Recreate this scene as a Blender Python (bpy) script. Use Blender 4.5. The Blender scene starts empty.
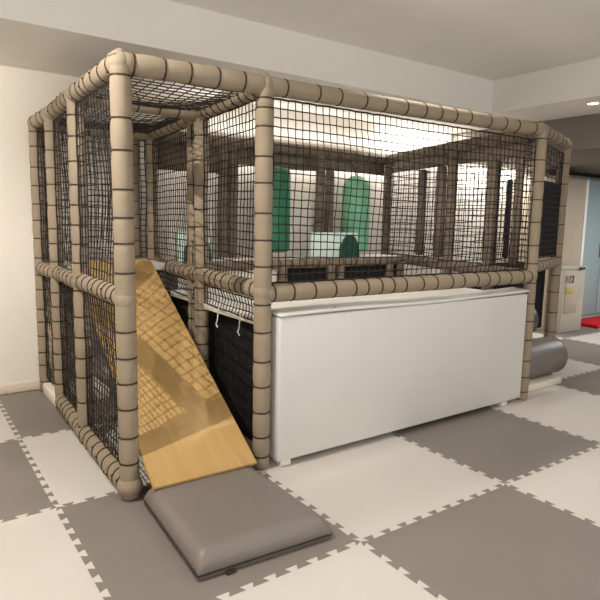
import bpy, bmesh, math, random
from mathutils import Vector, Matrix
random.seed(7)
S = bpy.context.scene
COL = S.collection
V = Vector

# ------------------------------------------------------------------ materials
def lin(c):
    return tuple(((x/255)/12.92 if x/255 <= .04045 else ((x/255+.055)/1.055)**2.4) for x in c) + (1,)

def mat(name, rgb, rough=.6, var=.06, scale=8., bump=0., bscale=60., spec=.4, metal=0., stretch=(1, 1, 1)):
    m = bpy.data.materials.new(name); m.use_nodes = True
    nt = m.node_tree; b = nt.nodes['Principled BSDF']
    b.inputs['Roughness'].default_value = rough
    b.inputs['Metallic'].default_value = metal
    b.inputs['Specular IOR Level'].default_value = spec
    tc = nt.nodes.new('ShaderNodeTexCoord'); mp = nt.nodes.new('ShaderNodeMapping')
    mp.inputs['Scale'].default_value = stretch
    nt.links.new(tc.outputs['Object'], mp.inputs['Vector'])
    n = nt.nodes.new('ShaderNodeTexNoise'); n.inputs['Scale'].default_value = scale; n.inputs['Detail'].default_value = 4
    nt.links.new(mp.outputs['Vector'], n.inputs['Vector'])
    r = nt.nodes.new('ShaderNodeValToRGB'); c = lin(rgb)
    r.color_ramp.elements[0].position = .3; r.color_ramp.elements[1].position = .7
    r.color_ramp.elements[0].color = tuple(x*(1-var) for x in c[:3]) + (1,)
    r.color_ramp.elements[1].color = tuple(min(1, x*(1+var)) for x in c[:3]) + (1,)
    nt.links.new(n.outputs['Fac'], r.inputs['Fac']); nt.links.new(r.outputs['Color'], b.inputs['Base Color'])
    if bump:
        n2 = nt.nodes.new('ShaderNodeTexNoise'); n2.inputs['Scale'].default_value = bscale; n2.inputs['Detail'].default_value = 3
        nt.links.new(mp.outputs['Vector'], n2.inputs['Vector'])
        bp = nt.nodes.new('ShaderNodeBump'); bp.inputs['Strength'].default_value = bump; bp.inputs['Distance'].default_value = .004
        nt.links.new(n2.outputs['Fac'], bp.inputs['Height']); nt.links.new(bp.outputs['Normal'], b.inputs['Normal'])
    return m

def emit(name, rgb, s):
    m = bpy.data.materials.new(name); m.use_nodes = True
    b = m.node_tree.nodes['Principled BSDF']
    b.inputs['Emission Color'].default_value = lin(rgb); b.inputs['Emission Strength'].default_value = s
    return m

def wood_mat():
    m = bpy.data.materials.new('birch_plywood'); m.use_nodes = True
    nt = m.node_tree; b = nt.nodes['Principled BSDF']; b.inputs['Roughness'].default_value = .38
    tc = nt.nodes.new('ShaderNodeTexCoord'); mp = nt.nodes.new('ShaderNodeMapping'); mp.inputs['Scale'].default_value = (9, .8, .8)
    nt.links.new(tc.outputs['Object'], mp.inputs['Vector'])
    n = nt.nodes.new('ShaderNodeTexNoise'); n.inputs['Scale'].default_value = 3; n.inputs['Detail'].default_value = 8; n.inputs['Distortion'].default_value = .6
    nt.links.new(mp.outputs['Vector'], n.inputs['Vector'])
    r = nt.nodes.new('ShaderNodeValToRGB')
    r.color_ramp.elements[0].position = .3; r.color_ramp.elements[0].color = lin((174, 138, 84))
    r.color_ramp.elements[1].position = .72; r.color_ramp.elements[1].color = lin((186, 152, 98))
    nt.links.new(n.outputs['Fac'], r.inputs['Fac']); nt.links.new(r.outputs['Color'], b.inputs['Base Color'])
    return m

M = dict(
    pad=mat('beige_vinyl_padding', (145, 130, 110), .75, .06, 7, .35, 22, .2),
    tie=mat('brown_cable_tie', (52, 37, 26), .5, .1),
    net=mat('black_nylon_netting', (34, 28, 24), .8, .15, 40),
    cream=mat('cream_eva_foam', (202, 195, 186), .55, .02, 3, .25, 220),
    grey=mat('grey_eva_foam', (128, 119, 111), .5, .03, 3, .25, 220),
    vinyl=mat('grey_vinyl', (122, 113, 106), .42, .04, 5, .2, 30),
    roller=mat('roller_grey_vinyl', (118, 112, 107), .4, .04, 5, .1, 30),
    seam=mat('dark_seam', (40, 34, 30), .7),
    white=mat('white_padded_board', (208, 204, 198), .45, .015, 3, .06, 14),
    whitefoam=mat('white_foam', (226, 216, 200), .6, .03),
    deck=mat('white_deck_mat', (228, 222, 212), .55, .03),
    black=mat('black_fabric', (16, 14, 14), .9, .2, 20),
    navy=mat('dark_navy_fabric', (22, 23, 30), .85, .2, 20),
    taupe_shaded=mat('taupe_and_shaded_padding', (120, 104, 88), .6, .08),  # taupe slabs; on rear posts and beams, shade put into the pad colour
    wood=wood_mat(),
    wall=mat('wall_paint', (228, 219, 206), .8, .015, 2),
    ceil=mat('ceiling_paint', (236, 231, 223), .85, .015, 2),
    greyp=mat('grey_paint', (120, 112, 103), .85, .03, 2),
    skirt=mat('skirting_paint', (214, 200, 180), .6, .02),
    base=mat('screed', (120, 112, 104), .8),
    dgreen=mat('dark_green_vinyl', (38, 104, 76), .42, .06),
    lgreen=mat('light_green_vinyl', (120, 182, 146), .42, .06),
    mint=mat('mint_vinyl', (208, 226, 216), .45, .04),
    arch=mat('deep_green_vinyl', (22, 74, 58), .45, .06),
    cab=mat('beige_cabinet', (186, 170, 148), .5, .03),
    pale=mat('pale_blue_door', (160, 178, 178), .4, .03),
    locker=mat('pale_grey_box', (186, 176, 160), .45, .04),
    red=mat('red_carpet', (196, 22, 34), .9, .12, 40),
    metal=mat('steel', (150, 148, 144), .3, .05, metal=.9),
    ink=mat('dark_ink', (50, 44, 44), .7),
    yellow=mat('yellow_sticker', (190, 172, 90), .6),
    cord=mat('white_cord', (220, 214, 202), .7),
    bag=mat('black_bag', (20, 19, 18), .6, .2),
    lens=emit('lit_lens', (255, 232, 200), 9),
    ltrim=mat('white_trim', (236, 232, 224), .5, .02),
)

# ------------------------------------------------------------------ helpers
def mesh_obj(name, verts, faces, m, parent=None, smooth=False):
    me = bpy.data.meshes.new(name); me.from_pydata([tuple(v) for v in verts], [], faces); me.update()
    return link(name, me, m, parent, smooth)

def link(name, me, m, parent=None, smooth=False):
    o = bpy.data.objects.new(name, me); COL.objects.link(o)
    if m and not me.materials: me.materials.append(m)
    if smooth:
        for p in me.polygons: p.use_smooth = True
    if parent: adopt(o, parent)
    return o

ROOT = {}
def world_loc(o):
    l = V(o.location)
    return l
def adopt(o, parent):
    o.parent = parent
    t = V((0, 0, 0))
    q = parent
    while q:
        if q.type == 'EMPTY': t += q.location
        q = q.parent
    if parent.type == 'EMPTY':
        o.matrix_parent_inverse = Matrix.Translation(-V(parent.location))

def tag(o, label, cat, group=None):
    o['label'] = label; o['category'] = cat
    if group: o['group'] = group
    return o

def thing(name, loc, label, cat, group=None):
    o = bpy.data.objects.new(name, None); COL.objects.link(o); o.location = loc; o.empty_display_size = .1
    return tag(o, label, cat, group)

def struct(o):
    o['kind'] = 'structure'; return o

def bm_obj(name, bm, m, parent=None, smooth=False):
    me = bpy.data.meshes.new(name); bm.normal_update(); bm.to_mesh(me); bm.free()
    return link(name, me, m, parent, smooth)

def bm_box(bm, lo, hi, bev=0., seg=3):
    r = bmesh.ops.create_cube(bm, size=1)
    vs = r['verts']
    for v in vs:
        v.co = V([lo[i] + (v.co[i]+.5)*(hi[i]-lo[i]) for i in range(3)])
    if bev:
        es = list({e for v in vs for e in v.link_edges})
        bmesh.ops.bevel(bm, geom=es, offset=bev, segments=seg, profile=.5, affect='EDGES')

def box(name, lo, hi, m, parent=None, bev=0., seg=3):
    bm = bmesh.new(); bm_box(bm, lo, hi, bev, seg)
    return bm_obj(name, bm, m, parent, bev > 0)

def frame_axes(d):
    d = d.normalized()
    a = V((0, 0, 1)) if abs(d.z) < .9 else V((1, 0, 0))
    x = a.cross(d).normalized(); y = d.cross(x)
    return x, y, d

def tube_data(pts, r, n, vs, fs, cap=True):
    """append a tube along pts; r a number or a list"""
    b = len(vs); k = len(pts)
    for i, p in enumerate(pts):
        d = (pts[min(i+1, k-1)] - pts[max(i-1, 0)])
        x, y, _ = frame_axes(d)
        rr = r[i] if isinstance(r, (list, tuple)) else r
        for j in range(n):
            a = 2*math.pi*j/n
            vs.append(p + x*(rr*math.cos(a)) + y*(rr*math.sin(a)))
    for i in range(k-1):
        for j in range(n):
            fs.append((b+i*n+j, b+i*n+(j+1) % n, b+(i+1)*n+(j+1) % n, b+(i+1)*n+j))
    if cap:
        fs.append(tuple(b+j for j in reversed(range(n)))); fs.append(tuple(b+(k-1)*n+j for j in range(n)))

def tube(name, pts, r, n, m, parent=None):
    vs, fs = [], []
    tube_data([V(p) for p in pts], r, n, vs, fs)
    return mesh_obj(name, vs, fs, m, parent, True)

CAM = V((-2.5375, -1.6975, 1.3487)); FWD = V((.572, .809, -.138))

# ------------------------------------------------------------------ camera
def make_cam():
    pitch, roll, yaw = 0.1382510140537755, 0.019307483909444263, 0.956441716864445
    f = V((math.cos(yaw)*math.cos(pitch), math.sin(yaw)*math.cos(pitch), -math.sin(pitch)))
    r = V((math.sin(yaw), -math.cos(yaw), 0)); u = r.cross(f)
    r2 = r*math.cos(roll) + u*math.sin(roll); u2 = u*math.cos(roll) - r*math.sin(roll)
    c = bpy.data.cameras.new('camera'); o = bpy.data.objects.new('camera', c); COL.objects.link(o)
    o.matrix_world = Matrix(((r2.x, u2.x, -f.x, CAM.x), (r2.y, u2.y, -f.y, CAM.y), (r2.z, u2.z, -f.z, CAM.z), (0, 0, 0, 1)))
    c.sensor_width = 36; c.sensor_fit = 'HORIZONTAL'; c.lens = 572.8*36/600; c.clip_start = .02; c.clip_end = 60
    S.camera = o
make_cam()

# ------------------------------------------------------------------ room shell
U0, U1, V0, V1 = -4.2, 8.2, -4.6, 3.03
ZS, ZT = 2.40, 2.70          # soffit, raised middle of the ceiling
struct(box('floor', (U0, V0, -.12), (U1, V1, -.02), M['base']))
struct(box('wall_back', (U0, V1, -.12), (U1, V1+.15, 2.95), M['wall']))
struct(box('wall_left', (U0-.15, V0, -.12), (U0, V1, 2.95), M['wall']))
struct(box('wall_front', (U0, V0-.15, -.12), (U1, V0, 2.95), M['wall']))
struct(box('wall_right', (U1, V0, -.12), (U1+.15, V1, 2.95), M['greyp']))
bm = bmesh.new()
bm_box(bm, (U0, V0, ZT), (2.22, 1.92, ZT+.2))
bm_box(bm, (U0, 1.92, ZS), (2.95, V1, ZT+.2))
bm_box(bm, (2.22, V0, ZS), (2.95, 1.92, ZT+.2))
struct(bm_obj('ceiling', bm, M['ceil']))
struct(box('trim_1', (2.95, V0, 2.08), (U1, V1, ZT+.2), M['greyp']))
struct(box('baseboard_back', (U0, V1-.015, 0), (U1, V1, .075), M['skirt'], bev=.004, seg=2))
struct(box('baseboard_left', (U0, V0, 0), (U0+.015, V1-.02, .075), M['skirt'], bev=.004, seg=2))

# ------------------------------------------------------------------ interlocking foam floor
def edge_profile(n=10, h=.027):
    """teeth along 0..1, offset to either side (dovetails)"""
    out = [(0, 0)]
    p = 1.0/n
    for i in range(n):
        a = i*p
        out += [(a+.36*p, -h/2), (a+.22*p, h/2), (a+.78*p, h/2), (a+.64*p, -h/2)]
    out.append((1, 0))
    # keep the ends flat so that corners meet in a point
    return out
EP = edge_profile()
def hline(i, j):                    # from (i,j) to (i+1,j)
    return [V((i+s, j+o, 0)) for s, o in EP]
def vline(i, j):                    # from (i,j) to (i,j+1)
    return [V((i+o, j+s, 0)) for s, o in EP]
mats = thing('puzzle_mat_flooring', (0, 0, 0), 'checkerboard of interlocking grey and cream foam puzzle mats covering the floor', 'foam floor')
def clipv(p):
    return V((min(max(p.x, U0+.02), 7.98), min(p.y, V1-.02), p.z))
for i in range(-4, 7):
    for j in range(-2, 3):
        loop = hline(i, j)[:-1]
        loop += vline(i+1, j)[:-1]
        loop += list(reversed(hline(i, j+1)))[:-1]
        loop += list(reversed(vline(i, j)))[:-1]
        loop = [clipv(p) for p in loop]
        bm = bmesh.new()
        top = [bm.verts.new(p) for p in loop]
        bot = [bm.verts.new(p - V((0, 0, .019))) for p in loop]
        bm.faces.new(top); n = len(loop)
        for k in range(n):
            bm.faces.new((top[k], bot[k], bot[(k+1) % n], top[(k+1) % n]))
        bm.normal_update()
        bmesh.ops.triangulate(bm, faces=[f for f in bm.faces if len(f.verts) > 4])
        g = (i+j) % 2 == 0
        t = bm_obj('foam_tile', bm, M['grey' if g else 'cream'], mats)
        t['label'] = 'grey foam tile' if g else 'cream foam tile'

# ------------------------------------------------------------------ play frame
H = 2.02; R0 = .0465; ZM = .967
P = dict(A=(-1.687, .906), B=(-.975, .860), C=(1.375, .832), D=(2.24, 1.15),
         L1=(-1.670, 1.742), L2=(-1.648, 2.440), L3=(-1.655, 2.94),
         E=(-.895, 1.765), F=(-.785, 2.93), G=(-.93, 2.95), T=(-.845, 1.985),
         Q1=(-.13, 2.93), Q2=(-.03, 2.95), R1=(.945, 2.93), R2=(1.08, 2.95), K=(1.86, 2.93),
         M1=(1.560, 1.79), N1=(1.49, 1.30), W=(3.06, 1.66))
SHADED = ('Q1', 'Q2', 'R1', 'R2', 'K', 'M1', 'N1', 'G')  # beige posts given a darker pad colour for the shade they stand in
def pt(k, z): return V((P[k][0], P[k][1], z))
cage = thing('soft_play_frame', (-1.687, .906, 0), 'large beige padded climbing frame with black netting standing on the foam floor', 'play structure')
TIES = []        # (parent, centre, direction, radius)
def ties_between(L, step, jit=.25, first=None):
    out = []; x = first if first is not None else step*random.uniform(.4, .8)
    while x < L - .03:
        out.append(x); x += step*random.uniform(1-jit, 1+jit)
    return out
def padded(name, p0, p1, step=.135, r=R0, ties=None, m='pad'):
    d = p1 - p0; L = d.length; dn = d.normalized()
    if ties is None: ties = ties_between(L, step)
    ties = sorted(t for t in ties if .012 < t < L-.012)
    st = [(0, r*.80), (.006, r*.95)]
    marks = [0] + ties + [L]
    for a, b in zip(marks[:-1], marks[1:]):
        g = b - a; k = random.uniform(.985, 1.03)
        if a > 0: st.append((a+min(.012, g*.25), r*.975))
        if g > .04:
            st.append((a+g*.3, r*1.005*k)); st.append((a+g*.7, r*1.01*k))
        if b < L:
            st.append((b-min(.012, g*.25), r*.975)); st.append((b, r*.91))
    st += [(L-.006, r*.95), (L, r*.80)]
    st = sorted(st)
    pts = [p0 + dn*s for s, _ in st]
    vs, fs = [], []
    tube_data(pts, [x for _, x in st], 20, vs, fs)
    o = mesh_obj(name, vs, fs, M[m], cage, True)
    for t in ties: TIES.append((o, p0+dn*t, dn, r*.95))
    return o

def ys(k, pix, ytop, ybot):
    """tie heights of a post read off as a fraction of its length"""
    return [H*(ybot-y)/(ybot-ytop) for y in pix]
posts = {}
posts['A'] = padded('post', pt('A', .004), pt('A', H), ties=ys('A', [74, 113, 143, 180, 207, 232, 261, 287, 320, 347, 373, 400, 430, 458, 484], 60, 497))
posts['B'] = padded('post', pt('B', .004), pt('B', H), ties=ys('B', [99, 108, 125, 153, 178, 207, 233, 259, 282, 297, 325, 355, 381, 408, 434, 455], 85, 468))
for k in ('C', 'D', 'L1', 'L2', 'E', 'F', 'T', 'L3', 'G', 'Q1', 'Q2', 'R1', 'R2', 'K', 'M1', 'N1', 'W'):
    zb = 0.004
    posts[k] = padded('post', pt(k, zb), pt(k, H+(.025 if k in 'CD' else 0)), step=.15 if k in 'CD' else .13, m='taupe_shaded' if k in SHADED else 'pad')
RB = .052
def beam(a, b, z, step=.14, r=RB, z2=None):
    return padded('beam', pt(a, z), pt(b, z if z2 is None else z2), step=step, r=r, m='taupe_shaded' if b in SHADED else 'pad')
# top ring
TZ = H - .005
beam('A', 'B', TZ, .125, .048)
beam('B', 'C', TZ, .165, .046, z2=TZ+.022)
beam('C', 'D', TZ+.022, .17, .048, z2=TZ+.03)
beam('A', 'L1', TZ, .11, .050); beam('L1', 'L2', TZ, .13, .050); beam('L2', 'L3', TZ, .15, .050)
beam('B', 'E', TZ, .10); beam('L1', 'E', TZ, .14); beam('E', 'F', TZ, .13)
beam('L3', 'F', TZ); beam('F', 'R1', TZ, .16); beam('R1', 'K', TZ, .16); beam('C', 'M1', TZ, .14); beam('M1', 'K', TZ, .16)
# mid ring
beam('A', 'L1', ZM+.01, .10, .05); beam('L1', 'L2', ZM, .10, .05); beam('L2', 'L3', ZM-.01, .12, .048)
beam('B', 'C', ZM-.005, .122, .05); beam('B', 'E', ZM+.01, .105, .050); beam('E', 'F', ZM+.01, .1, .05)
beam('C', 'M1', ZM, .14, .046); beam('M1', 'K', ZM, .15, .046); beam('C', 'D', ZM+.06, .13, .045); beam('D', 'W', ZM+.03, .13, .045)
beam('L3', 'F', ZM); beam('D', 'W', TZ, .13)
padded('beam', V((-.785, 2.47, ZM)), V((1.75, 2.47, ZM)), .14, .042, m='taupe_shaded')
# base ring along the open side
padded('beam', pt('A', .061), pt('L1', .061), .10, .055)
padded('beam', pt('L1', .061), pt('L2', .061), .10, .055)

# padded corner covers (knuckles) where members meet
def knuckle(k, z, r, sq=1.0):
    bm = bmesh.new(); bmesh.ops.create_uvsphere(bm, u_segments=20, v_segments=12, radius=r)
    for v in bm.verts:
        v.co.z *= sq; v.co += V((P[k][0], P[k][1], z))
    return bm_obj('corner_cover', bm, M['pad'], cage, True)
for k in ('A', 'B', 'C', 'D', 'L1', 'L2', 'L3', 'E', 'F', 'K'):
    knuckle(k, TZ-.002+(.024 if k in 'CD' else 0), .0505)
for k in ('A', 'B', 'C', 'L1', 'L2', 'E'):
    knuckle(k, ZM, .0505, 1.35)
knuckle('A', .064, .062, .95)

# small pointed cloth tips over the front corners
for k in ('A', 'B', 'C'):
    bm = bmesh.new()
    bmesh.ops.create_cone(bm, cap_ends=True, segments=12, radius1=.047, radius2=.012, depth=.034)
    for v in bm.verts:
        v.co = V((P[k][0]-.01+v.co.x+(.012 if v.co.z > 0 else 0), P[k][1]+v.co.y*.8, TZ+.042+(.02 if k == 'C' else 0)+v.co.z))
    bm_obj('cover_tip', bm, M['pad'], cage, True)

# nets --------------------------------------------------------------
def net(p00, p10, p11, p01, cell=.045, sag=.02, r=.0033, seed=0, droop=.01):
    rnd = random.Random(seed)
    p00, p10, p11, p01 = map(V, (p00, p10, p11, p01))
    nu = max(2, round(((p10-p00).length)/cell)); nv = max(2, round(((p01-p00).length)/cell))
    nrm = (p10-p00).cross(p01-p00).normalized()
    ph = [rnd.uniform(0, 6.28) for _ in range(6)]
    dn = (p00-p01).normalized()
    cache = {}
    def at(i, j):
        if (i, j) in cache: return cache[(i, j)]
        s, t = i/nu, j/nv
        q = (p00*(1-s)+p10*s)*(1-t) + (p01*(1-s)+p11*s)*t
        w = math.sin(math.pi*s)*math.sin(math.pi*t)
        q = q + nrm*(sag*w*(1+.6*math.sin(5*s+ph[0])*math.sin(4*t+ph[1])))
        q = q + dn*(droop*math.sin(math.pi*t)*(.6+.4*math.sin(7*s+ph[2])))
        q = q + (p10-p00).normalized()*(.007*math.sin(9*t+ph[3])*math.sin(math.pi*t))
        q = q + V((rnd.uniform(-1, 1), rnd.uniform(-1, 1), rnd.uniform(-1, 1)))*.0022
        cache[(i, j)] = q
        return q
    vs, fs = [], []
    for i in range(nu+1):
        tube_data([at(i, j) for j in range(nv+1)], r*(1.5 if i in (0, nu) else 1), 4, vs, fs, False)
    for j in range(nv+1):
        tube_data([at(i, j) for i in range(nu+1)], r*(1.5 if j in (0, nv) else 1), 4, vs, fs, False)
    return mesh_obj('safety_net', vs, fs, M['net'], cage)
def vnet(a, b, z0, z1, off=0., seed=0, **k):
    pa, pb = pt(a, 0), pt(b, 0); d = (pb-pa).normalized()
    n = V((d.y, -d.x, 0))*off
    a0 = pa + d*.052 + n; b0 = pb - d*.052 + n
    up = lambda q, z: V((q.x, q.y, z))
    return net(up(a0, z0), up(b0, z0), up(b0, z1), up(a0, z1), seed=seed, **k)
zt = H-.06; zm1 = ZM+.05; zm0 = ZM-.05
vnet('B', 'C', zm1, zt, seed=1, sag=.035, droop=.035)
vnet('A', 'L1', zm1, zt, seed=2, off=-.01, cell=.054); vnet('L1', 'L2', zm1, zt, seed=3, cell=.054); vnet('L2', 'L3', zm1, zt, seed=4, cell=.054)
vnet('A', 'L1', .12, zm0, seed=5); vnet('L1', 'L2', .12, zm0, seed=6); vnet('L2', 'L3', .12, zm0, seed=14)
vnet('B', 'E', .80, zm0, seed=7); vnet('B', 'E', zm1, zt, seed=8); vnet('E', 'F', zm1, zt, seed=9); vnet('E', 'F', .80, zm0, seed=15)
vnet('C', 'M1', zm1, zt, seed=10); vnet('M1', 'K', zm1, zt, seed=11)
vnet('C', 'D', ZM+.12, zt, seed=12)
vnet('L3', 'F', zm1, zt, seed=16)
# nets over the two entrance bays
def top_net(a, b, c, d, seed):
    z = H-.01
    net(pt(a, z), pt(b, z), pt(c, z), pt(d, z), seed=seed, sag=-.03, droop=0, cell=.05)
top_net('A', 'B', 'E', 'L1', 20); top_net('L1', 'E', 'F', 'L3', 21)

# decks, riser and dark fabric skirts (parts of the frame)
bm = bmesh.new()
bm_box(bm, (-.90, .98, .755), (1.40, 1.30, .80), .006, 2)
bm_box(bm, (-.90, 1.302, .755), (1.46, 1.74, .80), .006, 2)
bm_box(bm, (-.84, 1.742, .755), (1.50, 2.44, .80), .006, 2)
o = bm_obj('deck', bm, M['deck'], cage); o['label'] = 'white deck mats'
box('raised_deck', (-.76, 2.46, .955), (1.72, 2.88, 1.005), M['deck'], cage, .008, 2)['label'] = 'white raised deck at the back'
box('riser_skirt', (.18, 2.475, .802), (1.66, 2.49, .95), M['black'], cage)
box('landing', (-1.58, 2.445, .955), (-.87, 2.86, 1.01), M['deck'], cage, .008, 2)
for u in (.20, .73, .84, 1.47, 1.62):
    padded('post', V((u, 2.45, .802)), V((u, 2.45, .95)), .1, .04, m='taupe_shaded')
box('riser_board', (-.76, 2.475, .802), (.155, 2.49, .95), M['deck'], cage, .003, 2)
def sheet(name, a, b, z0, z1, m, th=.008, sub=24, amp=.012, parent=None, seed=0):
    """hanging cloth between two plan points, with thickness and gentle folds"""
    rnd = random.Random(seed); a = V((a[0], a[1], 0)); b = V((b[0], b[1], 0)); d = (b-a); n = V((d.y, -d.x, 0)).normalized()
    vs, fs = [], []; ph = rnd.uniform(0, 6)
    rows = 6
    for side in (0, 1):
        for j in range(rows+1):
            for i in range(sub+1):
                s = i/sub; z = z0+(z1-z0)*j/rows
                off = amp*(math.sin(s*19+ph)+.5*math.sin(s*41+ph*2))*(1-.6*j/rows)
                q = a + d*s + n*(off + (th/2 if side else -th/2)); vs.append(V((q.x, q.y, z)))
    N = (rows+1)*(sub+1); w = sub+1
    for j in range(rows):
        for i in range(sub):
            q = (j*w+i, j*w+i+1, (j+1)*w+i+1, (j+1)*w+i)
            fs.append(q); fs.append(tuple(N+x for x in reversed(q)))
    ring = [i for i in range(w)] + [j*w+sub for j in range(1, rows+1)] + [rows*w+i for i in range(sub-1, -1, -1)] + [j*w for j in range(rows-1, 0, -1)]
    for k in range(len(ring)):
        x, y = ring[k], ring[(k+1) % len(ring)]
        fs.append((y, x, N+x, N+y))
    return mesh_obj(name, vs, fs, m, parent or cage, True)
sheet('fabric_skirt', (-.84, .972), (-.735, 2.84), .006, .752, M['black'], seed=1, amp=.005, sub=40)['label'] = 'black cloth skirt under the deck'
sheet('fabric_skirt', (-.87, 1.0), (1.32, 1.0), .006, .752, M['black'], seed=3)['label'] = 'black cloth skirt behind the white panel'
# black cords/white cord ends hanging below the net between the posts
for (x, y) in ((-.945, 1.42), (-.955, 1.13)):
    tube('cord', [(x, y, .82), (x-.006, y+.004, .76), (x-.012, y-.004, .735), (x-.03, y-.02, .715), (x-.035, y-.05, .70)], .004, 6, M['cord'], cage)['label'] = 'white cord end hanging below the net'
# taupe padded valances and dark upright slabs between the rear posts
def slab(name, a, b, z0, z1, m, th=.05):
    a = V((a[0], a[1], 0)); b = V((b[0], b[1], 0)); d = (b-a).normalized(); n = V((d.y, -d.x, 0))*(th/2)
    vs = [V((q.x, q.y, z)) for z in (z0, z1) for q in (a+n, b+n, b-n, a-n)]
    fs = [(3, 2, 1, 0), (4, 5, 6, 7), (0, 1, 5, 4), (1, 2, 6, 5), (2, 3, 7, 6), (3, 0, 4, 7)]
    bm = bmesh.new(); bv = [bm.verts.new(v) for v in vs]
    for f in fs: bm.faces.new([bv[i] for i in f])
    bmesh.ops.bevel(bm, geom=list(bm.edges), offset=min(.008, th*.3), segments=2, affect='EDGES')
    return bm_obj(name, bm, m, cage, True)
slab('valance', (-.73, 2.955), (-.08, 2.955), 1.745, 1.97, M['taupe_shaded'])
slab('valance', (-.02, 2.955), (.93, 2.955), 1.83, 1.97, M['taupe_shaded'])
slab('valance', (1.0, 2.955), (1.81, 2.955), 1.85, 1.97, M['taupe_shaded'])
slab('valance', (1.40, .96), (1.53, 1.70), 1.86, 1.97, M['taupe_shaded'], .03)
slab('valance', (1.58, 1.86), (1.82, 2.85), 1.87, 1.97, M['taupe_shaded'], .03)
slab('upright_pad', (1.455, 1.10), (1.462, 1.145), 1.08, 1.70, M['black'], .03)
slab('upright_pad', (1.412, .975), (1.432, 1.05), 1.03, 1.97, M['taupe_shaded'], .03)
slab('upright_pad', (1.70, 2.24), (1.722, 2.33), 1.03, 1.86, M['taupe_shaded'], .05)
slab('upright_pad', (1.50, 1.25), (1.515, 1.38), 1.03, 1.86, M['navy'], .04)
slab('upright_pad', (1.565, 1.88), (1.60, 1.99), 1.03, 1.86, M['taupe_shaded'], .05)

# ties --------------------------------------------------------------
def ring_data(r, t=.0042, n=20):
    vs, fs = [], []
    prof = [(r-.003, -t), (r+.0032, -t*.8), (r+.0032, t*.8), (r-.003, t)]
    for i in range(n):
        a = 2*math.pi*i/n
        for pr, pz in prof: vs.append(V((pr*math.cos(a), pr*math.sin(a), pz)))
    for i in range(n):
        for j in range(4):
            fs.append((i*4+j, ((i+1) % n)*4+j, ((i+1) % n)*4+(j+1) % 4, i*4+(j+1) % 4))
    # the tie's locking head
    b = len(vs)
    lo, hi = V((r-.002, -.004, -.004)), V((r+.008, .004, .004))
    vs += [V((x, y, z)) for z in (lo.z, hi.z) for x, y in ((lo.x, lo.y), (hi.x, lo.y), (hi.x, hi.y), (lo.x, hi.y))]
    fs += [tuple(b+i for i in f) for f in ((3, 2, 1, 0), (4, 5, 6, 7), (0, 1, 5, 4), (1, 2, 6, 5), (2, 3, 7, 6), (3, 0, 4, 7))]
    return vs, fs
def tie_matrix(c, d, spin):
    x, y, z = frame_axes(d)
    m = Matrix(((x.x, y.x, z.x, c.x), (x.y, y.y, z.y, c.y), (x.z, y.z, z.z, c.z), (0, 0, 0, 1)))
    return m @ Matrix.Rotation(spin, 4, 'Z')
def near(t):
    d = t[1]-CAM; return d.length + (4 if t[1].y > 2.2 else 0)
TIES.sort(key=near)
me_cache = {}
rv, rf = [], []
for n, (par, c, d, r) in enumerate(TIES):
    mtx = tie_matrix(c, d, random.uniform(-.9, .9) + (math.pi if abs(d.z) > .9 else 0))
    key = round(r, 4)
    if n < 100:
        if key not in me_cache:
            vs, fs = ring_data(r); me = bpy.data.meshes.new('cable_tie'); me.from_pydata([tuple(v) for v in vs], [], fs)
            me.materials.append(M['tie']); me_cache[key] = me
        o = bpy.data.objects.new('cable_tie', me_cache[key]); COL.objects.link(o)
        o.parent = par
        # posts and beams carry the frame's offset in their parent inverse, so world = local here
        o.matrix_basis = mtx
    else:
        vs, fs = ring_data(r, n=14); b = len(rv)
        rv += [mtx @ v for v in vs]; rf += [tuple(b+i for i in f) for f in fs]
o = mesh_obj('cable_tie', rv, rf, M['tie'], cage); o['kind'] = 'stuff'

# ------------------------------------------------------------------ slide board
def slab_quad(name, q, th, m, parent=None, bev=.003):
    q = [V(p) for p in q]; n = (q[1]-q[0]).cross(q[3]-q[0]).normalized()
    bm = bmesh.new(); t = [bm.verts.new(p) for p in q]; b = [bm.verts.new(p-n*th) for p in q]
    bm.faces.new(t); bm.faces.new(list(reversed(b)))
    for i in range(4): bm.faces.new((t[i], b[i], b[(i+1) % 4], t[(i+1) % 4]))
    bmesh.ops.recalc_face_normals(bm, faces=bm.faces)
    bmesh.ops.bevel(bm, geom=list(bm.edges), offset=bev, segments=2, affect='EDGES')
    return bm_obj(name, bm, m, parent, False)
sl = slab_quad('slide_board', [(-1.645, .700, .122), (-1.100, .690, .122), (-1.000, 2.41, 1.035), (-1.555, 2.425, 1.052)], .018, M['wood'])
tag(sl, 'bare plywood slide board sloping from the upper deck down to the grey mat', 'slide')

# ------------------------------------------------------------------ landing mat
mat_t = thing('landing_mat', (-1.4, .42, 0), 'thick grey vinyl crash mat at the foot of the wooden slide', 'mat')
bm = bmesh.new()
nx, ny = 24, 28
cs = [V((-1.693, .125, 0)), V((-1.095, .085, 0)), V((-1.105, .80, 0)), V((-1.655, .80, 0))]
def quad(s, t): return (cs[0]*(1-s)+cs[1]*s)*(1-t) + (cs[3]*(1-s)+cs[2]*s)*t
hgt = .105
grid = {}
def soft(s, w=.09):
    d = min(s, 1-s)
    return 1 if d > w else math.sqrt(max(0, 1-((w-d)/w)**2))
for i in range(nx+1):
    for j in range(ny+1):
        # denser near the rim
        s = .5-.5*math.cos(math.pi*i/nx); t = .5-.5*math.cos(math.pi*j/ny)
        z = .032 + (hgt-.032)*(.15+.85*soft(s))*(.15+.85*soft(t)) + .006*math.sin(math.pi*s)*math.sin(math.pi*t)
        p = quad(s, t); grid[i, j] = bm.verts.new((p.x, p.y, z))
for i in range(nx):
    for j in range(ny):
        bm.faces.new((grid[i, j], grid[i+1, j], grid[i+1, j+1], grid[i, j+1]))
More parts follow.
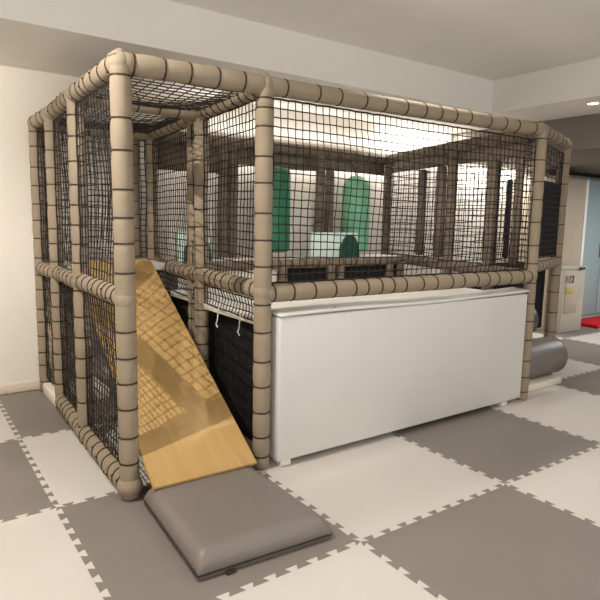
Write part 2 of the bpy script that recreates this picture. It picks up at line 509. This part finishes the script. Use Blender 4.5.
rim = [grid[i, 0] for i in range(nx)] + [grid[nx, j] for j in range(ny)] + [grid[i, ny] for i in range(nx, 0, -1)] + [grid[0, j] for j in range(ny, 0, -1)]
low = [bm.verts.new((v.co.x, v.co.y, .002)) for v in rim]
for k in range(len(rim)):
    k2 = (k+1) % len(rim); bm.faces.new((rim[k], low[k], low[k2], rim[k2]))
bm.faces.new(list(reversed(low)))
bmesh.ops.recalc_face_normals(bm, faces=bm.faces)
rimpts = [v.co.copy() for v in rim]
bm_obj('cushion', bm, M['vinyl'], mat_t, True)
vs, fs = [], []
pp = [V((p.x, p.y, .022)) for p in rimpts]; ctr = sum(pp, V())/len(pp)
pp = [p + (p-ctr).normalized()*.002 for p in pp]; pp.append(pp[0].copy())
tube_data(pp, .003, 6, vs, fs, False)
mesh_obj('piping', vs, fs, M['seam'], mat_t, True)
box('zip_pull', (-1.585, .098, .004), (-1.545, .114, .012), M['seam'], mat_t, .002, 2)

# ------------------------------------------------------------------ white padded front panel
pn = thing('padded_panel', (.17, .80, 0), 'long white padded panel closing the front below the netting', 'panel')
box('board', (-.912, .785, .038), (1.292, .955, .838), M['white'], pn, .012, 3)
bm = bmesh.new()
N = 40; th = .014
def lidz(s, t): return .842 + .010*math.sin(s*9)*.4 + .018*max(0, (s-.72)/.28)*(.3+.7*math.sin(6*s+1))**2 + .008*t
g = {}
for i in range(N+1):
    for j in range(7):
        s = i/N; t = j/6
        u = -.914 + 2.214*s; v = .778 + .150*t
        g[i, j, 0] = bm.verts.new((u, v, lidz(s, t))); g[i, j, 1] = bm.verts.new((u, v, lidz(s, t)+th))
for i in range(N):
    for j in range(6):
        bm.faces.new((g[i, j, 1], g[i+1, j, 1], g[i+1, j+1, 1], g[i, j+1, 1]))
        bm.faces.new((g[i, j, 0], g[i, j+1, 0], g[i+1, j+1, 0], g[i+1, j, 0]))
for i in range(N):
    bm.faces.new((g[i, 0, 0], g[i+1, 0, 0], g[i+1, 0, 1], g[i, 0, 1])); bm.faces.new((g[i, 6, 0], g[i, 6, 1], g[i+1, 6, 1], g[i+1, 6, 0]))
for j in range(6):
    bm.faces.new((g[0, j, 0], g[0, j, 1], g[0, j+1, 1], g[0, j+1, 0])); bm.faces.new((g[N, j, 0], g[N, j+1, 0], g[N, j+1, 1], g[N, j, 1]))
bm_obj('top_flap', bm, M['white'], pn, True)['label'] = 'loose white cover flap along the top edge'
for x in (-.85, 1.12):
    box('foot', (x-.035, .80, .0), (x+.035, .90, .036), M['whitefoam'], pn, .006, 2)
bm = bmesh.new(); bmesh.ops.create_uvsphere(bm, u_segments=10, v_segments=6, radius=.008, matrix=Matrix.Translation((-.54, .80, .866)))
bm_obj('button', bm, M['metal'], pn, True)

# ------------------------------------------------------------------ rollers
def roller(c, u0, u1, r, label):
    t = thing('foam_roller', ((u0+u1)/2, c[0], c[1]-r), label, 'roller', 'grey rollers at the right end of the frame')
    prof = [(0, r*.86), (.006, r*.94), (.02, r*.985), (.04, r)]
    L = u1-u0; pr = prof + [(L-a, b) for a, b in reversed(prof)]
    vs, fs = [], []
    tube_data([V((u0+a, c[0], c[1])) for a, _ in pr], [b for _, b in pr], 40, vs, fs)
    mesh_obj('roller_body', vs, fs, M['roller'], t, True)
    for uu in (u0+.03, u1-.03):
        vs, fs = [], []
        tube_data([V((uu, c[0]+(r+.0005)*math.cos(k*math.pi/20), c[1]+(r+.0005)*math.sin(k*math.pi/20))) for k in range(41)], .0025, 5, vs, fs, False)
        mesh_obj('end_seam', vs, fs, M['roller'], t, True)
roller((1.075, .218), 1.50, 2.17, .160, 'grey vinyl foam roller lying on the white base beside the right front post')
roller((1.50, .453), 1.72, 2.37, .160, 'smaller looking grey roller set higher and behind the front roller')
tag(box('base_block', (1.47, .915, 0), (2.08, 1.22, .055), M['whitefoam'], None, .006, 2), 'low white foam base under the front grey roller', 'foam base')
tag(box('support_block', (1.70, 1.37, 0), (2.36, 1.62, .290), M['whitefoam'], None, .008, 2), 'white foam block supporting the rear grey roller', 'foam block')
tag(box('step_block', (-1.69, 2.500, 0), (-1.30, 2.885, .085), M['whitefoam'], None, .01, 2), 'low white foam block at the back left corner by the wall', 'foam block')
# dark cloth infill panels of the right wing
sheet('infill_cloth', (1.43, .90), (2.24, 1.16), 1.09, 1.70, M['navy'], seed=9, amp=.004)['label'] = 'dark cloth infill at the right end'
sheet('infill_cloth', (1.74, 1.735), (2.98, 1.70), .28, .98, M['navy'], seed=10, amp=.006)['label'] = 'dark cloth behind the rear roller'
padded('post', V((-1.585, 2.82, .09)), V((-1.585, 2.82, .93)), .13, .062)

# ------------------------------------------------------------------ things inside the cage
def bag_thing(name, c, r, z0, z1, m, label, dome, grp=None):
    t = thing(name, (c[0], c[1], z0), label, 'punching bag')
    n = 26; st = []
    h = dome
    for k in range(7):
        a = math.pi/2*k/6; st.append((z0+.03-.03*math.cos(a)*1.0, r*(.55+.45*math.sin(a))))
    for k in range(1, 9):
        a = math.pi/2*k/8; st.append((z1-h+h*math.sin(a), max(.012, r*math.cos(a))))
    st.insert(7, (z1-h, r))
    vs, fs = [], []
    tube_data([V((c[0], c[1], z)) for z, _ in st], [x for _, x in st], n, vs, fs)
    mesh_obj('bag_body', vs, fs, m, t, True)
    top = H-.05
    tube('hanging_strap', [(c[0], c[1], z1-.02), (c[0], c[1]+.05, (z1+top)/2), (c[0], c[1]+.10, 1.955)], .010, 8, M['seam'], t)
    for zz in (z0+.08, z1-h-.04):
        vs, fs = [], []
        tube_data([V((c[0]+(r+.0005)*math.cos(k*math.pi/16), c[1]+(r+.0005)*math.sin(k*math.pi/16), zz)) for k in range(33)], .003, 5, vs, fs, False)
        mesh_obj('seam', vs, fs, m, t, True)
bag_thing('hanging_bag', (.255, 2.70), .15, 1.06, 1.82, M['dgreen'], 'dark green hanging bag inside the frame, just right of the front middle post', .05)
bag_thing('hanging_bag', (1.26, 2.745), .14, 1.05, 1.80, M['lgreen'], 'lighter green round-topped bag hanging inside the frame, behind the middle of the front net', .14)
def arch_block(x, y, z, label, wl=.14):
    t = thing('arch_block', (x, y, z), label, 'foam block', 'green and white foam blocks on the raised deck')
    box('block', (x-wl, y, z), (x+.14, y+.065, z+.235), M['mint'], t, .012, 3)
    n = 24; r = .122; vs = []; fs = []
    for yy in (y-.03, y+.002):
        for k in range(n+1):
            a = math.pi*k/n; vs.append(V((x+.022+r*math.cos(a)*.94, yy, z+.004+r*1.75*math.sin(a))))
    m = n+1
    fs.append(tuple(range(m))); fs.append(tuple(reversed(range(m, 2*m))))
    for k in range(m): fs.append((k, m+k, m+(k+1) % m, (k+1) % m))
    mesh_obj('arch_face', vs, fs, M['arch'], t)
arch_block(.97, 2.52, 1.006, 'white block with a dark green half-round front, under the lighter green bag', .42)
arch_block(-.60, 2.52, 1.006, 'white block with a dark green half-round front, seen through the entrance bay')

# ------------------------------------------------------------------ right background
cb = thing('tall_cabinet', (4.6, 2.4, 0), 'tall beige cabinet against the back wall beyond the right end of the frame', 'cabinet')
box('body', (4.20, 2.42, 0), (4.96, 3.0, 1.955), M['cab'], cb, .006, 2)
box('door', (4.22, 2.402, .06), (4.90, 2.42, 1.93), M['cab'], cb, .004, 2)
box('edge_trim', (4.905, 2.395, .0), (4.965, 2.425, 1.95), M['ltrim'], cb, .004, 2)
bx = thing('storage_box', (4.6, 2.2, 0), 'pale grey box with a small dark latch and markings in front of the beige cabinet', 'box')
box('body', (4.20, 2.20, .0), (4.70, 2.39, .80), M['locker'], bx, .012, 2)
box('lid', (4.19, 2.19, .80), (4.71, 2.392, .84), M['locker'], bx, .008, 2)
box('latch', (4.52, 2.172, .80), (4.64, 2.19, .825), M['ink'], bx, .003, 2)
box('recessed_panel', (4.25, 2.192, .25), (4.53, 2.2, .62), M['cab'], bx, .002, 1)
box('sticker', (4.26, 2.188, .50), (4.40, 2.1925, .58), M['yellow'], bx, .001, 1)
for k, ch in enumerate('112'):
    cu = bpy.data.curves.new('marking', 'FONT'); cu.body = ch; cu.size = .13; cu.extrude = .002
    fo = bpy.data.objects.new('marking', cu); COL.objects.link(fo)
    dg = bpy.context.evaluated_depsgraph_get()
    me = bpy.data.meshes.new_from_object(fo.evaluated_get(dg)); bpy.data.objects.remove(fo)
    me.transform(Matrix.Translation((4.22+.072*k, 2.187, .64)) @ Matrix.Rotation(math.pi/2, 4, 'X'))
    me.materials.clear(); me.materials.append(M['ink']); link('marking', me, M['ink'], bx)
tb = thing('carry_bag', (4.55, 2.6, 1.956), 'small black bag lying on top of the beige cabinet', 'bag')
bm = bmesh.new(); bmesh.ops.create_uvsphere(bm, u_segments=20, v_segments=12, radius=1)
for v in bm.verts:
    v.co = V((4.55+v.co.x*.22, 2.60+v.co.y*.12, 1.962+.06+v.co.z*.045*(1+.25*math.sin(v.co.x*5))))
bm_obj('bag_body', bm, M['bag'], tb, True)
tube('handle', [V((4.47+.16*k/8, 2.55, 2.035+.035*math.sin(math.pi*k/8))) for k in range(9)], .008, 6, M['bag'], tb)
fr = thing('pale_blue_cupboard', (5.9, 2.7, 0), 'pale blue tall cupboard at the right edge, behind the red mat', 'cupboard')
box('body', (5.10, 2.66, 0), (6.70, 3.0, 2.0), M['pale'], fr, .01, 2)
for a, b in ((5.12, 5.89), (5.91, 6.68)):
    d = box('door', (a, 2.64, .06), (b, 2.66, 1.98), M['pale'], fr, .006, 2)
    hx = b-.06 if a < 5.5 else a+.04
    box('door_handle', (hx, 2.615, .9), (hx+.02, 2.64, 1.1), M['metal'], d, .004, 2)
tag(box('red_mat', (4.99, 2.12, .0), (6.5, 2.56, .05), M['red'], None, .018, 3), 'bright red mat on the floor at the right edge of the picture', 'mat')
# downlight in the lowered border of the ceiling
dl = thing('downlight', (2.46, 1.06, ZS), 'lit round recessed ceiling spotlight above the right end of the frame', 'ceiling light')
vs, fs = [], []
tube_data([V((2.46+.05*math.cos(k*math.pi/16), 1.06+.05*math.sin(k*math.pi/16), ZS-.004)) for k in range(33)], .006, 6, vs, fs, False)
mesh_obj('trim_ring', vs, fs, M['ltrim'], dl, True)
vs, fs = [], []
tube_data([V((2.46, 1.06, ZS-.006)), V((2.46, 1.06, ZS+.0))], .045, 24, vs, fs)
mesh_obj('lens', vs, fs, M['lens'], dl, False)

# ------------------------------------------------------------------ lights
def spot(name, loc, target, power, size=.03, angle=120, blend=.6, col=(1, .86, .70)):
    l = bpy.data.lights.new(name, 'SPOT'); l.energy = power; l.shadow_soft_size = size
    l.spot_size = math.radians(angle); l.spot_blend = blend; l.color = col
    o = bpy.data.objects.new(name, l); COL.objects.link(o); o.location = loc
    o.rotation_euler = (V(target)-V(loc)).to_track_quat('-Z', 'Y').to_euler()
    return o
def area(name, loc, target, power, sx, sy, col=(1, .93, .84)):
    l = bpy.data.lights.new(name, 'AREA'); l.shape = 'RECTANGLE'; l.size = sx; l.size_y = sy; l.energy = power; l.color = col
    o = bpy.data.objects.new(name, l); COL.objects.link(o); o.location = loc
    o.rotation_euler = (V(target)-V(loc)).to_track_quat('-Z', 'Y').to_euler()
    return o
WARM = (1, .955, .90)
spot('left_downlight', (-2.83, .63, 2.66), (-2.2, .5, 0), 215, .006, 150, .5, WARM)
spot('front_downlight', (-1.38, 1.0, 2.67), (-1.46, 2.15, .6), 16, .008, 92, .5, WARM)
spot('middle_downlight', (.9, -1.2, 2.67), (.9, -.9, 0), 60, .05, 150, .6, WARM)
spot('right_downlight', (2.46, 1.06, 2.385), (2.46, 1.1, 0), 8, .04, 150, .6, WARM)
spot('cage_fill', (.3, 1.05, 2.67), (.3, 1.35, 0), 75, .05, 120, .6, WARM)  # added spot to brighten the deck, no fixture seen above it
area('far_panel', (5.6, .6, 2.07), (5.6, .6, 0), 70, 1.2, 1.2, (.95, .97, 1))
area('front_fill', (-1.0, -4.55, 1.3), (-1.0, -1.5, 4.6), 200, 5.0, 1.8, (.92, .97, 1))  # added fill aimed up at the ceiling; this wall has no window
area('left_window', (-4.15, -1.6, 1.3), (-2.15, -1.6, 3.6), 50, 2.4, 1.6, (.90, .96, 1))
area('soffit_fill', (1.2, 2.95, 2.10), (1.2, 2.97, 3), 6, 3.6, .03, (1, .98, .95))  # added unseen light on the rear beam, lifts wall top and soffit
area('back_wall_fill', (.6, 2.975, 1.96), (.6, 3.0, 0), 30, 2.6, .03, (1, .98, .95))  # added behind the valances to whiten the wall gaps, no real fitting
area('side_wall_fill', (2.4, 2.85, 2.385), (2.4, 3.03, 0.8), 16, 1.0, .1, (1, .98, .95))  # added fill for the wall showing through the right face
area('far_wall_fill', (3.7, 2.85, 2.07), (3.7, 3.03, 0.8), 18, 1.3, .1, (1, .98, .95))  # same added wall fill further right, under the lower ceiling
spot('corner_fill', (-2.9, 2.1, 2.385), (-2.3, 3.03, 1.9), 85, .04, 110, .8, WARM)  # added wash to brighten the upper left wall, source unseen
w = bpy.data.worlds.new('world'); S.world = w; w.use_nodes = True
w.node_tree.nodes['Background'].inputs['Color'].default_value = (.9, .85, .8, 1)
w.node_tree.nodes['Background'].inputs['Strength'].default_value = .3
S.view_settings.view_transform = 'Standard'; S.view_settings.look = 'None'; S.view_settings.gamma = 1
S.view_settings.exposure = 0; S.view_settings.use_curve_mapping = False
